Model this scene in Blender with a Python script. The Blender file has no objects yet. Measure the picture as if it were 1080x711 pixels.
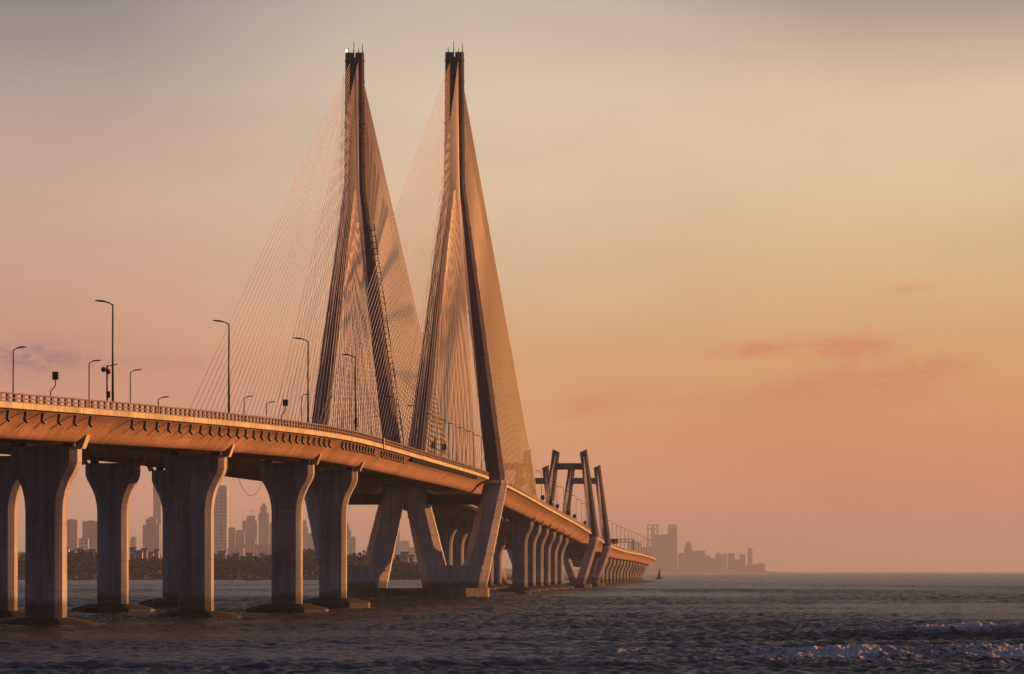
import bpy, math, random
import numpy as np
from mathutils import Vector, Matrix
rnd = random.Random(7)
S = bpy.context.scene
COL = S.collection
F = 5000.0; HZ = 602.6; HC = 6.5           # focal length in photo pixels, horizon row, eye height above the water

# ------------------------------------------------------------------ helpers
def prop(o, label=None, cat=None, group=None, kind=None):
    if label: o['label'] = label
    if cat: o['category'] = cat
    if group: o['group'] = group
    if kind: o['kind'] = kind
    return o

def empty(name, loc, label, cat, group=None):
    o = bpy.data.objects.new(name, None); COL.objects.link(o)
    o.location = loc; o.empty_display_size = 1
    return prop(o, label, cat, group)

class MB:
    def __init__(s): s.v = []; s.f = []; s.sm = []
    def add(s, v, f, smooth=False):
        n = len(s.v); s.v += [tuple(p) for p in v]
        s.f += [tuple(i + n for i in q) for q in f]; s.sm += [smooth] * len(f)
        return s
    def box(s, c, size, ax=None, az=None):
        """box centred at c; ax = unit vector of its length, az = up"""
        ax = Vector(ax or (1, 0, 0)).normalized(); az = Vector(az or (0, 0, 1))
        ay = az.cross(ax).normalized(); az = ax.cross(ay)
        c = Vector(c); h = [k / 2 for k in size]
        v = [c + ax * (h[0] * i) + ay * (h[1] * j) + az * (h[2] * k) for k in (-1, 1) for j in (-1, 1) for i in (-1, 1)]
        return s.add(v, [(0, 2, 3, 1), (4, 5, 7, 6), (0, 1, 5, 4), (2, 6, 7, 3), (0, 4, 6, 2), (1, 3, 7, 5)])
    def tube(s, pts, r, n=8, smooth=True):
        pts = [Vector(p) for p in pts]
        rs = r if isinstance(r, (list, tuple)) else [r] * len(pts)
        rings = []
        for i, p in enumerate(pts):
            t = (pts[min(i + 1, len(pts) - 1)] - pts[max(i - 1, 0)]).normalized()
            u = t.cross(Vector((0, 1, 0)) if abs(t.y) < .9 else Vector((1, 0, 0))).normalized(); w = t.cross(u)
            rings.append([p + (u * math.cos(a) + w * math.sin(a)) * rs[i] for a in [2 * math.pi * k / n for k in range(n)]])
        return s.loft(rings, smooth)
    def loft(s, rings, smooth=False, caps=True):
        n = len(rings[0]); v = [p for r in rings for p in r]; f = []
        for i in range(len(rings) - 1):
            for k in range(n):
                a, b = i * n + k, i * n + (k + 1) % n
                f.append((a, b, b + n, a + n))
        s.add(v, f, smooth)
        if caps:
            m = len(s.v) - len(v)
            s.f.append(tuple(m + k for k in range(n - 1, -1, -1))); s.sm.append(False)
            s.f.append(tuple(m + len(v) - n + k for k in range(n))); s.sm.append(False)
        return s
    def ball(s, c, r, seg=10, rings=6):
        sc = r if isinstance(r, (tuple, list)) else (r, r, r)
        rr = []
        for i in range(rings + 1):
            t = math.pi * i / rings; q = max(math.sin(t), .02)
            rr.append([(c[0] + sc[0] * q * math.cos(a), c[1] + sc[1] * q * math.sin(a), c[2] - sc[2] * math.cos(t)) for a in [2 * math.pi * k / seg for k in range(seg)]])
        return s.loft(rr, True)
    def build(s, name, mat, parent=None, origin=None):
        o0 = Vector(origin) if origin is not None else (world_loc(parent) if parent else Vector((0, 0, 0)))
        me = bpy.data.meshes.new(name)
        me.from_pydata([(p[0] - o0.x, p[1] - o0.y, p[2] - o0.z) for p in s.v], [], s.f)
        me.polygons.foreach_set('use_smooth', s.sm)
        me.materials.append(mat)
        o = bpy.data.objects.new(name, me); COL.objects.link(o)
        if parent:
            o.parent = parent; o.location = o0 - world_loc(parent)
        else: o.location = o0
        return o

def world_loc(o):
    l = Vector(o.location)
    while o.parent: o = o.parent; l += Vector(o.location)
    return l

def fix_normals(o):
    import bmesh
    b = bmesh.new(); b.from_mesh(o.data); bmesh.ops.recalc_face_normals(b, faces=b.faces); b.to_mesh(o.data); b.free()
    return o

ORD = ['first', 'second', 'third', 'fourth', 'fifth', 'sixth', 'seventh', 'eighth', 'ninth', 'tenth', 'eleventh', 'twelfth', 'thirteenth', 'fourteenth', 'fifteenth', 'sixteenth', 'seventeenth', 'eighteenth', 'nineteenth', 'twentieth']
def ordinal(i):
    if i < 20: return ORD[i]
    return 'twenty-' + ORD[i - 20] if i < 29 else 'thirtieth'

# ------------------------------------------------------------------ materials
def mat_new(name):
    m = bpy.data.materials.new(name); m.use_nodes = True
    nt = m.node_tree; b = nt.nodes['Principled BSDF']
    return m, nt, b
def nd(nt, t, **kw):
    n = nt.nodes.new(t)
    for k, v in kw.items():
        if k in n.inputs.keys(): n.inputs[k].default_value = v
        else: setattr(n, k, v)
    return n
def math_(nt, op, a, b=None, clamp=False):
    n = nt.nodes.new('ShaderNodeMath'); n.operation = op; n.use_clamp = clamp
    for i, x in enumerate((a, b)):
        if x is None: continue
        if isinstance(x, (int, float)): n.inputs[i].default_value = x
        else: nt.links.new(x, n.inputs[i])
    return n.outputs[0]
def mixc(nt, fac, a, b, mode='MIX'):
    n = nt.nodes.new('ShaderNodeMix'); n.data_type = 'RGBA'; n.blend_type = mode
    for i, x in ((0, fac), (6, a), (7, b)):
        if isinstance(x, (int, float)): n.inputs[i].default_value = x
        elif isinstance(x, tuple): n.inputs[i].default_value = (*x[:3], 1)
        else: nt.links.new(x, n.inputs[i])
    return n.outputs[2]
def ramp(nt, fac, stops, interp='LINEAR'):
    n = nt.nodes.new('ShaderNodeValToRGB'); n.color_ramp.interpolation = interp
    e = n.color_ramp.elements
    while len(e) < len(stops): e.new(.5)
    for el, (p, c) in zip(e, stops):
        el.position = p; el.color = (*c, 1) if isinstance(c, tuple) else (c, c, c, 1)
    nt.links.new(fac, n.inputs[0]); return n.outputs[0]

def concrete(name, col, rough=.85, var=.25, streak=.35, scale=1.0, bump=.25, tide=0, joint=0, seg=0):
    m, nt, b = mat_new(name)
    tc = nt.nodes.new('ShaderNodeTexCoord')
    geo = nt.nodes.new('ShaderNodeNewGeometry')
    n1 = nd(nt, 'ShaderNodeTexNoise', Scale=.12 * scale, Detail=6.0, Roughness=.6)
    nt.links.new(geo.outputs['Position'], n1.inputs['Vector'])
    mp = nd(nt, 'ShaderNodeMapping'); mp.inputs['Scale'].default_value = (1.1, 1.1, .06)
    nt.links.new(geo.outputs['Position'], mp.inputs[0])
    n2 = nd(nt, 'ShaderNodeTexNoise', Scale=1.0 * scale, Detail=5.0, Roughness=.65); nt.links.new(mp.outputs[0], n2.inputs['Vector'])
    n3 = nd(nt, 'ShaderNodeTexNoise', Scale=2.5 * scale, Detail=8.0, Roughness=.7); nt.links.new(geo.outputs['Position'], n3.inputs['Vector'])
    dark = tuple(c * (1 - var * 1.6) for c in col); lite = tuple(min(1, c * (1 + var)) for c in col)
    c1 = ramp(nt, n1.outputs[0], [(.3, dark), (.7, lite)])
    s = ramp(nt, n2.outputs[0], [(.35, 1 - streak), (.6, 1.0)])
    c2 = mixc(nt, 1.0, c1, s, 'MULTIPLY')
    g = ramp(nt, n3.outputs[0], [(.3, .82), (.7, 1.1)])
    c3 = mixc(nt, 1.0, c2, g, 'MULTIPLY')
    sz = nt.nodes.new('ShaderNodeSeparateXYZ'); nt.links.new(geo.outputs['Position'], sz.inputs[0])
    if tide:      # algae and wet concrete up to the high-tide line, with an uneven edge
        zz = math_(nt, 'ADD', sz.outputs[2], math_(nt, 'MULTIPLY', math_(nt, 'SUBTRACT', n2.outputs[0], .5), -3.0))
        mr = nd(nt, 'ShaderNodeMapRange'); nt.links.new(zz, mr.inputs[0]); mr.inputs[1].default_value = tide; mr.inputs[2].default_value = tide + 1.0; mr.inputs[3].default_value = .8; mr.inputs[4].default_value = 0
        c3 = mixc(nt, mr.outputs[0], c3, (.07, .068, .055))
    if seg:       # precast segments, each a little different, with a fine joint and drip stains
        q = math_(nt, 'DIVIDE', sz.outputs[1], seg); wn = nt.nodes.new('ShaderNodeTexWhiteNoise'); wn.noise_dimensions = '1D'
        nt.links.new(math_(nt, 'FLOOR', q), wn.inputs['W'])
        c3 = mixc(nt, 1.0, c3, ramp(nt, wn.outputs[0], [(0, .84), (1, 1.1)]), 'MULTIPLY')
        c3 = mixc(nt, math_(nt, 'MULTIPLY', math_(nt, 'LESS_THAN', math_(nt, 'FRACT', q), .03), .55), c3, (.07, .055, .045))
    if joint:     # pour joints
        fz = math_(nt, 'FRACT', math_(nt, 'DIVIDE', math_(nt, 'ADD', sz.outputs[2], math_(nt, 'MULTIPLY', n1.outputs[0], .15)), joint))
        c3 = mixc(nt, math_(nt, 'MULTIPLY', math_(nt, 'LESS_THAN', fz, .03), .25), c3, (.06, .055, .05))
    nt.links.new(c3, b.inputs['Base Color']); b.inputs['Roughness'].default_value = rough
    bp = nd(nt, 'ShaderNodeBump', Strength=bump, Distance=.05); nt.links.new(n3.outputs[0], bp.inputs['Height'])
    nt.links.new(bp.outputs[0], b.inputs['Normal'])
    return m
def plain(name, col, rough=.6, metal=0.0, var=.2, scale=.5):
    m, nt, b = mat_new(name)
    geo = nt.nodes.new('ShaderNodeNewGeometry')
    n = nd(nt, 'ShaderNodeTexNoise', Scale=scale, Detail=4.0); nt.links.new(geo.outputs['Position'], n.inputs['Vector'])
    c = ramp(nt, n.outputs[0], [(.3, tuple(x * (1 - var) for x in col)), (.7, tuple(min(1, x * (1 + var)) for x in col))])
    nt.links.new(c, b.inputs['Base Color']); b.inputs['Roughness'].default_value = rough; b.inputs['Metallic'].default_value = metal
    return m
def emis(name, col, st):
    m, nt, b = mat_new(name)
    b.inputs['Base Color'].default_value = (*col, 1); b.inputs['Emission Color'].default_value = (*col, 1); b.inputs['Emission Strength'].default_value = st
    return m
def facade(name, wall, win, px=3.6, pz=3.3, fx=.55, fz=.5):
    """render wall with rows of darker windows"""
    m, nt, b = mat_new(name)
    tc = nt.nodes.new('ShaderNodeTexCoord'); sp = nt.nodes.new('ShaderNodeSeparateXYZ'); nt.links.new(tc.outputs['Object'], sp.inputs[0])
    h = math_(nt, 'ADD', sp.outputs[0], sp.outputs[1])
    fxn = math_(nt, 'FRACT', math_(nt, 'DIVIDE', h, px)); fzn = math_(nt, 'FRACT', math_(nt, 'DIVIDE', sp.outputs[2], pz))
    geo = nt.nodes.new('ShaderNodeNewGeometry'); s2 = nt.nodes.new('ShaderNodeSeparateXYZ'); nt.links.new(geo.outputs['Normal'], s2.inputs[0])
    side = math_(nt, 'LESS_THAN', math_(nt, 'ABSOLUTE', s2.outputs[2]), .5)
    mask = math_(nt, 'MULTIPLY', math_(nt, 'MULTIPLY', math_(nt, 'LESS_THAN', fxn, fx), math_(nt, 'LESS_THAN', fzn, fz)), side)
    n = nd(nt, 'ShaderNodeTexNoise', Scale=.05, Detail=4.0); nt.links.new(tc.outputs['Object'], n.inputs['Vector'])
    wc = ramp(nt, n.outputs[0], [(.3, tuple(x * .75 for x in wall)), (.7, tuple(min(1, x * 1.2) for x in wall))])
    nt.links.new(mixc(nt, mask, wc, win), b.inputs['Base Color'])
    nt.links.new(math_(nt, 'SUBTRACT', .8, math_(nt, 'MULTIPLY', mask, .5)), b.inputs['Roughness'])
    return m

M = dict(
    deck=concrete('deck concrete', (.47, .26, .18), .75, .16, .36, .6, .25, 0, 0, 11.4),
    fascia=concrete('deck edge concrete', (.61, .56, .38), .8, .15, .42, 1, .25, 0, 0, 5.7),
    pier=concrete('pier concrete', (.46, .445, .47), .85, .2, .4, 1, .25, 2.3, 4.1),
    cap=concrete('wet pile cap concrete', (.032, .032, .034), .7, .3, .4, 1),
    towercap=concrete('tower pile cap concrete', (.22, .19, .17), .8, .3, .5, .7),
    vleg_lightened=concrete('tower foot concrete with painted light', (.62, .57, .55), .85, .14, .25, .8, .25, 3.4, 5.2),  # paler than the upper legs: reflected sea light and haze put into the colour
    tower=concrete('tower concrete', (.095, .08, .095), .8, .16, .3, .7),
    steel=plain('dark painted steel', (.035, .033, .036), .45, .3),
    galv=plain('weathered lamp steel', (.06, .055, .055), .5, .4),
    asphalt=plain('asphalt', (.05, .05, .05), .9),
    cable=plain('stay cable sheath', (.88, .76, .60), .38, 0, .08, .02),
    rail=concrete('railing concrete', (.17, .105, .09), .8, .15, .2, 1),
    pipe=plain('black drain pipe', (.03, .028, .03), .5),
    white=plain('white paint', (.8, .78, .74), .5),
    lampglass=plain('lamp lens', (.3, .3, .3), .2),
    leaf=plain('mangrove foliage', (.022, .028, .026), .95, 0, .5, .15),
    land=plain('shore earth', (.10, .085, .07), .95, 0, .4, .02),
    hull=plain('red boat hull', (.35, .08, .06), .5), hull2=plain('pale boat hull', (.55, .42, .35), .5),
    buoy=plain('dark marker paint', (.03, .03, .035), .6),
    rock=concrete('shore rock', (.12, .105, .095), .9, .3, .1, 1),
)
FA = [facade('pale tower facade', (.68, .64, .60), (.10, .11, .13), 9.5, 8.5, .6, .5),
      facade('grey block facade', (.36, .34, .34), (.08, .08, .10), 8.0, 7.6, .55, .5),
      facade('beige block facade', (.55, .46, .38), (.12, .10, .10), 9.0, 7.2, .55, .5),
      facade('glass tower facade', (.30, .33, .37), (.14, .16, .19), 7.0, 9.5, .75, .65)]
ROOF = [plain('roof concrete', (.25, .23, .22), .9), plain('rusty roof sheet', (.30, .16, .10), .8), plain('blue roof sheet', (.14, .18, .26), .7), plain('grey roof sheet', (.30, .29, .28), .7)]
SLAB = plain('balcony slab', (.75, .72, .68), .8)

M['leaf'].node_tree.nodes['Principled BSDF'].inputs['Specular IOR Level'].default_value = .08
# ------------------------------------------------------------------ bridge alignment
def spline(xs, ys):
    """natural cubic spline through the points"""
    xs = np.array(xs, float); ys = np.array(ys, float); n = len(xs); h = np.diff(xs)
    A = np.eye(n); b = np.zeros(n)
    for i in range(1, n - 1):
        A[i, i - 1] = h[i - 1]; A[i, i] = 2 * (h[i - 1] + h[i]); A[i, i + 1] = h[i]
        b[i] = 6 * ((ys[i + 1] - ys[i]) / h[i] - (ys[i] - ys[i - 1]) / h[i - 1])
    m = np.linalg.solve(A, b)
    def f(x):
        i = int(np.clip(np.searchsorted(xs, x) - 1, 0, n - 2)); a = (xs[i + 1] - x); c = x - xs[i]
        return float(m[i] * a ** 3 / (6 * h[i]) + m[i + 1] * c ** 3 / (6 * h[i]) + (ys[i] / h[i] - m[i] * h[i] / 6) * a + (ys[i + 1] / h[i] - m[i + 1] * h[i] / 6) * c)
    return f
XN = spline([300, 420, 500, 575, 657, 742, 821, 920, 1174, 1490, 1885, 2040, 2400, 2800, 2980, 3100, 3250, 3400, 3600],
            [-128, -92, -73, -56.5, -43.8, -35.2, -31, -26.4, -14.2, 2.4, 23, 31.2, 50.5, 72, 81, 85.5, 86, 81, 67])
ZP = spline([300, 420, 520, 657, 742, 821, 1000, 1174, 1300, 1490, 1885, 2040, 2600, 3000, 3600],
            [25.6, 26.0, 26.5, 28.0, 28.9, 29.5, 30.4, 30.9, 30.1, 27.8, 22.9, 20.2, 17.2, 15.6, 14.5])     # top of the parapet
SEP = spline([300, 575, 657, 742, 821, 1174, 1490, 1885, 2040, 3000, 3600], [28.5, 28, 27.8, 27.5, 27.2, 24.8, 23.6, 22.6, 22.2, 22, 22])
PAR = 1.15
def frame(Y, far=False):
    x = XN(Y); t = Vector((XN(Y + 2) - XN(Y - 2), 4, 0)).normalized(); r = Vector((t.y, -t.x, 0))
    c = Vector((x, Y, ZP(Y) - PAR))
    if far: c = c - r * SEP(Y)
    return c, t, r
def at_px(px, u, far=False, y0=400, y1=3000):
    """station along the road whose point at lateral offset u is seen at photo column px"""
    lo, hi = y0, y1
    for _ in range(50):
        mid = (lo + hi) / 2; c, t, r = frame(mid, far); p = c + r * u
        if 540 + F * p.x / p.y < px: lo = mid
        else: hi = mid
    return mid
def z_of(py, y): return (HZ - py) * y / F + HC

# ------------------------------------------------------------------ decks
STN = list(np.arange(330, 1300, 6.0)) + list(np.arange(1300, 3560, 14.0))
PROF = [(8.6, 0.0), (8.6, -.55), (8.25, -.62), (7.4, -.98), (6.55, -1.5), (5.8, -2.15), (5.2, -2.85), (4.75, -3.35), (4.3, -3.68), (3.9, -3.8)]
def make_deck(far):
    root = empty('bridge_deck', frame(1174, far)[0],
                 'concrete road deck of the far carriageway, behind the sunlit one' if far else 'sunlit curving concrete road deck with railing, nearer of the two carriageways', 'bridge deck', 'bridge decks')
    prof = PROF + [(-u, v) for u, v in reversed(PROF)]
    def sweep(prof, smooth, stn=STN):
        rings = []
        for Y in stn:
            c, t, r = frame(Y, far); rings.append([c + r * u + Vector((0, 0, v)) for u, v in prof])
        return rings
    # girder: the curved underside is smooth, the fascia is its own part
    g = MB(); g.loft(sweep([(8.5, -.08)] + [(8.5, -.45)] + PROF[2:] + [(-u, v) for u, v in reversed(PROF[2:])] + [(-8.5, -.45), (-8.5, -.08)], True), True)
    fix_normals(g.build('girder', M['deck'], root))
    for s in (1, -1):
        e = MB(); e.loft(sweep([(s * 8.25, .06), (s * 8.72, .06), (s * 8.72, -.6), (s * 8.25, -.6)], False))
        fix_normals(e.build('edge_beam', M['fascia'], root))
    rd = MB(); rd.loft(sweep([(-8.2, -.07), (8.2, -.07), (8.2, .02), (-8.2, .02)], False))
    fix_normals(rd.build('road_surface', M['asphalt'], root))
    # railings: solid kerb, two rails and posts
    for s in (1, -1):
        k = MB()
        k.loft(sweep([(s * 8.3, PAR - .17), (s * 8.66, PAR - .17), (s * 8.66, PAR), (s * 8.3, PAR)], False))
        k.loft(sweep([(s * 8.36, .5), (s * 8.6, .5), (s * 8.6, .62), (s * 8.36, .62)], False))
        k.loft(sweep([(s * 8.34, .063), (s * 8.64, .063), (s * 8.64, .2), (s * 8.34, .2)], False))
        Y = 340
        while Y < (1400 if s > 0 else 1100):
            c, t, r = frame(Y, far); k.box(c + r * (s * 8.48) + Vector((0, 0, .525)), (.8, .22, .86), t); Y += 2.6
        # beyond, the posts stand too close together to be told apart: a continuous low wall carries the rail
        k.loft(sweep([(s * 8.42, .0), (s * 8.55, .0), (s * 8.55, PAR - .1), (s * 8.42, PAR - .1)], False, list(np.arange(1400 if s > 0 else 1100, 3560, 14.0))))
        fix_normals(k.build('railing', M['rail'], root))
    if not far:
        Y = 488; n = 0
        gaps = [(571, 583), (738, 748), (815, 828), (886, 900)]
        while Y < 1150 and n < 98:
            if not any(a < Y < b for a, b in gaps):
                c, t, r = frame(Y); big = Y < 900
                d = MB()
                if big:
                    d.tube([c + r * 7.9 + Vector((0, 0, -.8)), c + r * 7.75 + Vector((0, 0, -1.75)), c + r * 8.1 + t * .1 + Vector((0, 0, -2.05))], .2, 6)
                    d.build('drain_pipe', M['pipe'], root)
                else:
                    d.box(c + r * 8.05 + Vector((0, 0, -1.0)), (.9, .9, .75), t); d.build('cable_anchor', M['pipe'], root)
                n += 1
            Y += 6.1 if Y < 900 else 6.0
        for Y in (821, 1228):
            c, t, r = frame(Y); j = MB(); j.box(c + r * 8.75 + Vector((0, 0, .25)), (1.2, .35, 1.9), t); j.build('expansion_joint', M['fascia'], root)
    return root
make_deck(False); make_deck(True)

# ------------------------------------------------------------------ piers
def oct_ring(c, r, t, hw, hd, ch, z):
    pts = [(hw, -hd + ch), (hw, hd - ch), (hw - ch, hd), (-hw + ch, hd), (-hw, hd - ch), (-hw, -hd + ch), (-hw + ch, -hd), (hw - ch, -hd)]
    return [(c.x + r.x * a + t.x * b, c.y + r.y * a + t.y * b, z) for a, b in pts]
def make_pier(Y, far, label, group, capz, detail=True):
    c, t, r = frame(Y, far); zs = c.z - 3.8; zt = zs - .5
    root = empty('bridge_pier', (c.x, c.y, 0), label, 'pier', group)
    lv = [(0, 4.2), (-1.8, 4.2), (-2.5, 3.98), (-3.3, 3.55), (-4.2, 3.08), (-5.2, 2.7), (-6.3, 2.45), (-7.6, 2.33)]
    rings = [oct_ring(c, r, t, 2.33, 1.75, .75, capz - .2)] + [oct_ring(c, r, t, hw, 1.75, .75, zt + dz) for dz, hw in reversed(lv)]
    b = MB(); b.loft(rings); fix_normals(b.build('column', M['pier'], root))
    cp = MB()
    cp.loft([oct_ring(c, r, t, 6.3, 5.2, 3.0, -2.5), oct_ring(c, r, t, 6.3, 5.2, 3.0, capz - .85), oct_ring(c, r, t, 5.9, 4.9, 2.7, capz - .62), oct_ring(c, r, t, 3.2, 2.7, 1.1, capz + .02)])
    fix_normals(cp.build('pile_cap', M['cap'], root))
    if detail:
        for s in (-1, 1):
            k = MB(); k.box(c + r * (s * 2.9) + Vector((0, 0, -3.8 - .25)), (1.2, 1.2, .5), r); k.build('bearing', M['steel'], root)
            k = MB(); q = c + r * (s * 4.62) + Vector((0, 0, -3.8 - .02))
            up = (Vector((0, 0, 1)) + r * (s * .38)).normalized(); k.box(q + up * .25, (.75, 1.7, 1.75), r - up * r.dot(up), up); k.build('shear_key', M['fascia'], root)
    return root
caps = {490: .8, 575: .85, 657: 1.0, 742: 1.4, 821: 1.9}
nearY = [490, 575, 657, 742, 821]
lab = ['flared concrete pier just outside the left end of the sunlit deck', 'flared concrete pier nearest the viewer, under the sunlit near deck',
       'flared pier under the near deck, second from the viewer', 'flared pier under the near deck, third from the viewer, with wide pile cap',
       'flared pier under the near deck closest before the tall towers']
for Y, l in zip(nearY, lab): make_pier(Y, False, l, 'piers of the approach, near carriageway', caps[Y])
lab = ['dark pier cut by the left edge of the photo, under the far deck', 'dark pier under the far deck between the two nearest sunlit piers',
       'shaded pier of the far deck, half hidden behind the second sunlit pier']
for Y, l in zip([657, 742, 821], lab): make_pier(Y, True, l, 'piers of the approach, far carriageway', caps[Y])
for i in range(6):
    Y = 1490 + 55 * i
    make_pier(Y, False, f'{ORD[i]} sunlit pier in the close row between tall towers and portal towers', 'piers between the two towers, near carriageway', 1.6)
    make_pier(Y, True, f'{ORD[i]} shaded pier of the far deck beyond the tall towers', 'piers between the two towers, far carriageway', 1.6)
for i in range(16):
    Y = 2110 + 55 * i
    make_pier(Y, False, f'{ORD[i]} small hazy pier past the portal towers under the descending deck', 'distant piers beyond the portal towers', 1.0, False)

# ------------------------------------------------------------------ towers
MESHC = {}
def stay(root_or_leg, p0, p1, r, stuff=None):
    m = MB() if stuff is None else stuff
    m.tube([p0, p1], r, 6)
    if stuff is None: return m.build('stay_cable', M['cable'], root_or_leg)
def interp(tab, z):
    for (z0, a), (z1, b) in zip(tab, tab[1:]):
        if z <= z1: return a + (b - a) * (max(z, z0) - z0) / (z1 - z0)
    return tab[-1][1]
def leg_mesh(c, t, r, s, utab, wtab, z0, z1, step, ledge=.13, ratio=1.0):
    b = MB(); rings = []
    zs = list(np.arange(z0, z1, step)) + [z1]
    for zz in [z for z, _ in utab]:
        if z0 < zz < z1: zs.append(zz)
    zs = sorted(set(round(z, 2) for z in zs))
    def ring(z, e):
        w = interp(wtab, z) / 2 + e; u = interp(utab, z); return oct_ring(c + r * (s * u), r, t, w, w * ratio, w * .5, z)
    for z in zs:
        if z in (zs[0], zs[-1]) or ledge == 0: rings.append(ring(z, 0)); continue
        rings += [ring(z - .25, 0), ring(z - .2, ledge), ring(z + .2, ledge), ring(z + .25, 0)]
    b.loft(rings); return b
def tower(far):
    c, t, r = frame(1174, far); c = Vector((c.x, c.y, 0))
    root = empty('cable_tower', c, 'tall slender diamond tower of the far carriageway with white lamp on top, on the left' if far else 'tall slender diamond tower of the near carriageway, standing on the right with sunlit leg', 'bridge tower', 'tall cable-stay towers')
    TOP = 135.0
    ut = [(2, 4.2), (28.2, 10.2), (31, 10.1), (102, 1.35), (TOP, 1.22)]
    wt = [(2, 4.7), (28, 4.6), (70, 3.5), (102, 2.5), (TOP, 2.15)]
    legs = {}
    for s in (-1, 1):
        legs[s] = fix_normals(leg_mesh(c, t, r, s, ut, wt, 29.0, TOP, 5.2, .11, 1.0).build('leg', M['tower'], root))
        fix_normals(leg_mesh(c, t, r, s, ut, [(2, 7.2), (29, 5.7)], 2.4, 29.0, 4.4, .1, 1.0).build('lower_leg', M['vleg_lightened'], root))
    base = MB(); base.loft([oct_ring(c, r, t, 7.6, 3.72, 1.7, 2.3), oct_ring(c, r, t, 8.7, 3.72, 1.7, 8.0)]); fix_normals(base.build('leg_base', M['vleg_lightened'], root))
    cb = MB(); cb.box(c + Vector((0, 0, 24.3)), (16.5, 4.2, 2.6), r); cb.build('cross_beam', M['tower'], root)
    hd = MB(); hd.loft([oct_ring(c, r, t, .8, .8, .2, 101), oct_ring(c, r, t, .6, .9, .2, TOP - 1.2)]); fix_normals(hd.build('anchor_head', M['steel'], root))
    for s in (-1, 1):   # bracket where the deck edge passes the leg
        k = MB(); k.box(c + r * (s * 9.6) + Vector((0, 0, 28.6)), (4.6, 9.0, .8), r); k.build('deck_bracket', M['fascia'], root)
    for q, (u, w, h) in enumerate([(-1.6, .4, 1.4), (-.2, -.3, 2.7), (1.9, 0, 2.2), (.9, .5, 1.1)]):
        k = MB(); k.tube([c + r * u + t * w + Vector((0, 0, TOP - .1)), c + r * u + t * w + Vector((0, 0, TOP + h))], [.14, .07], 6); k.build('lightning_rod', M['steel'], root)
    if far:
        k = MB(); k.ball(c + r * (-2.0) + Vector((0, 0, TOP + .5)), .36); k.build('warning_lamp', emis('warning lamp glow', (1, .92, .8), 1.2), root)
    # access ladder running up the sunlit leg of the tower: rungs on the outside
    if far:
        k = MB(); z = 34
        while z < 92:
            u = interp(ut, z) + interp(wt, z) / 2 + .55; u2 = interp(ut, z + 1.5) + interp(wt, z + 1.5) / 2 + .55
            p = c + r * u + Vector((0, 0, z)); q = c + r * u2 + Vector((0, 0, z + 1.5))
            k.box(p - r * .15, (.9, .9, .14), r)
            for e in (-.45, .45): k.tube([p + r * .3 + t * e, q + r * .3 + t * e], .05, 5)
            k.tube([p - t * .45 + r * .2, q + t * .45 + r * .2], .06, 5)
            z += 1.5
        k.build('access_stair', M['steel'], root)
    # stay cables: two planes, near span and far span
    N = 33; rest = MB(); span = 1174 - 26 - at_px(180 if far else 326, -8.95, far)
    for s in (-1, 1):
        for d in (-1, 1):
            for i in range(N):
                f = i / (N - 1); Yd = 1174 + d * (26 + f * (226 if d > 0 else span)); cd, td, rd = frame(Yd, far)
                zt = 97 + 35.5 * f ** .85
                p1 = cd + rd * (s * 8.95) + Vector((0, 0, .3)); p0 = c + r * (s * (interp(ut, zt) - .25)) + t * (d * interp(wt, zt) * .52) + Vector((0, 0, zt))
                if s == (-1) and d == 1 and i != N - 1: stay(None, p0, p1, .122, rest)
                else: stay(legs[s], p0, p1, .122 if d > 0 else .050)
    prop(rest.build('stay_cable', M['cable'], root), kind='stuff')
    return root
tower(True); tower(False)
# the two tall towers share one long pile cap
cA, tA, rA = frame(1174, True); cB, tB, rB = frame(1174, False)
mid = (cA + cB) / 2; half = (cB - cA).length / 2 + 8.4
pc = MB(); mz = Vector((mid.x, mid.y, 0))
pc.loft([oct_ring(mz, rB, tB, half, 9.5, 5.0, -3), oct_ring(mz, rB, tB, half, 9.5, 5.0, 2.35)])
prop(fix_normals(pc.build('tower_pile_cap', M['towercap'], None, (mid.x, mid.y, 0))), 'long dark concrete pile cap in the water carrying both tall towers', 'pile cap')

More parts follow.
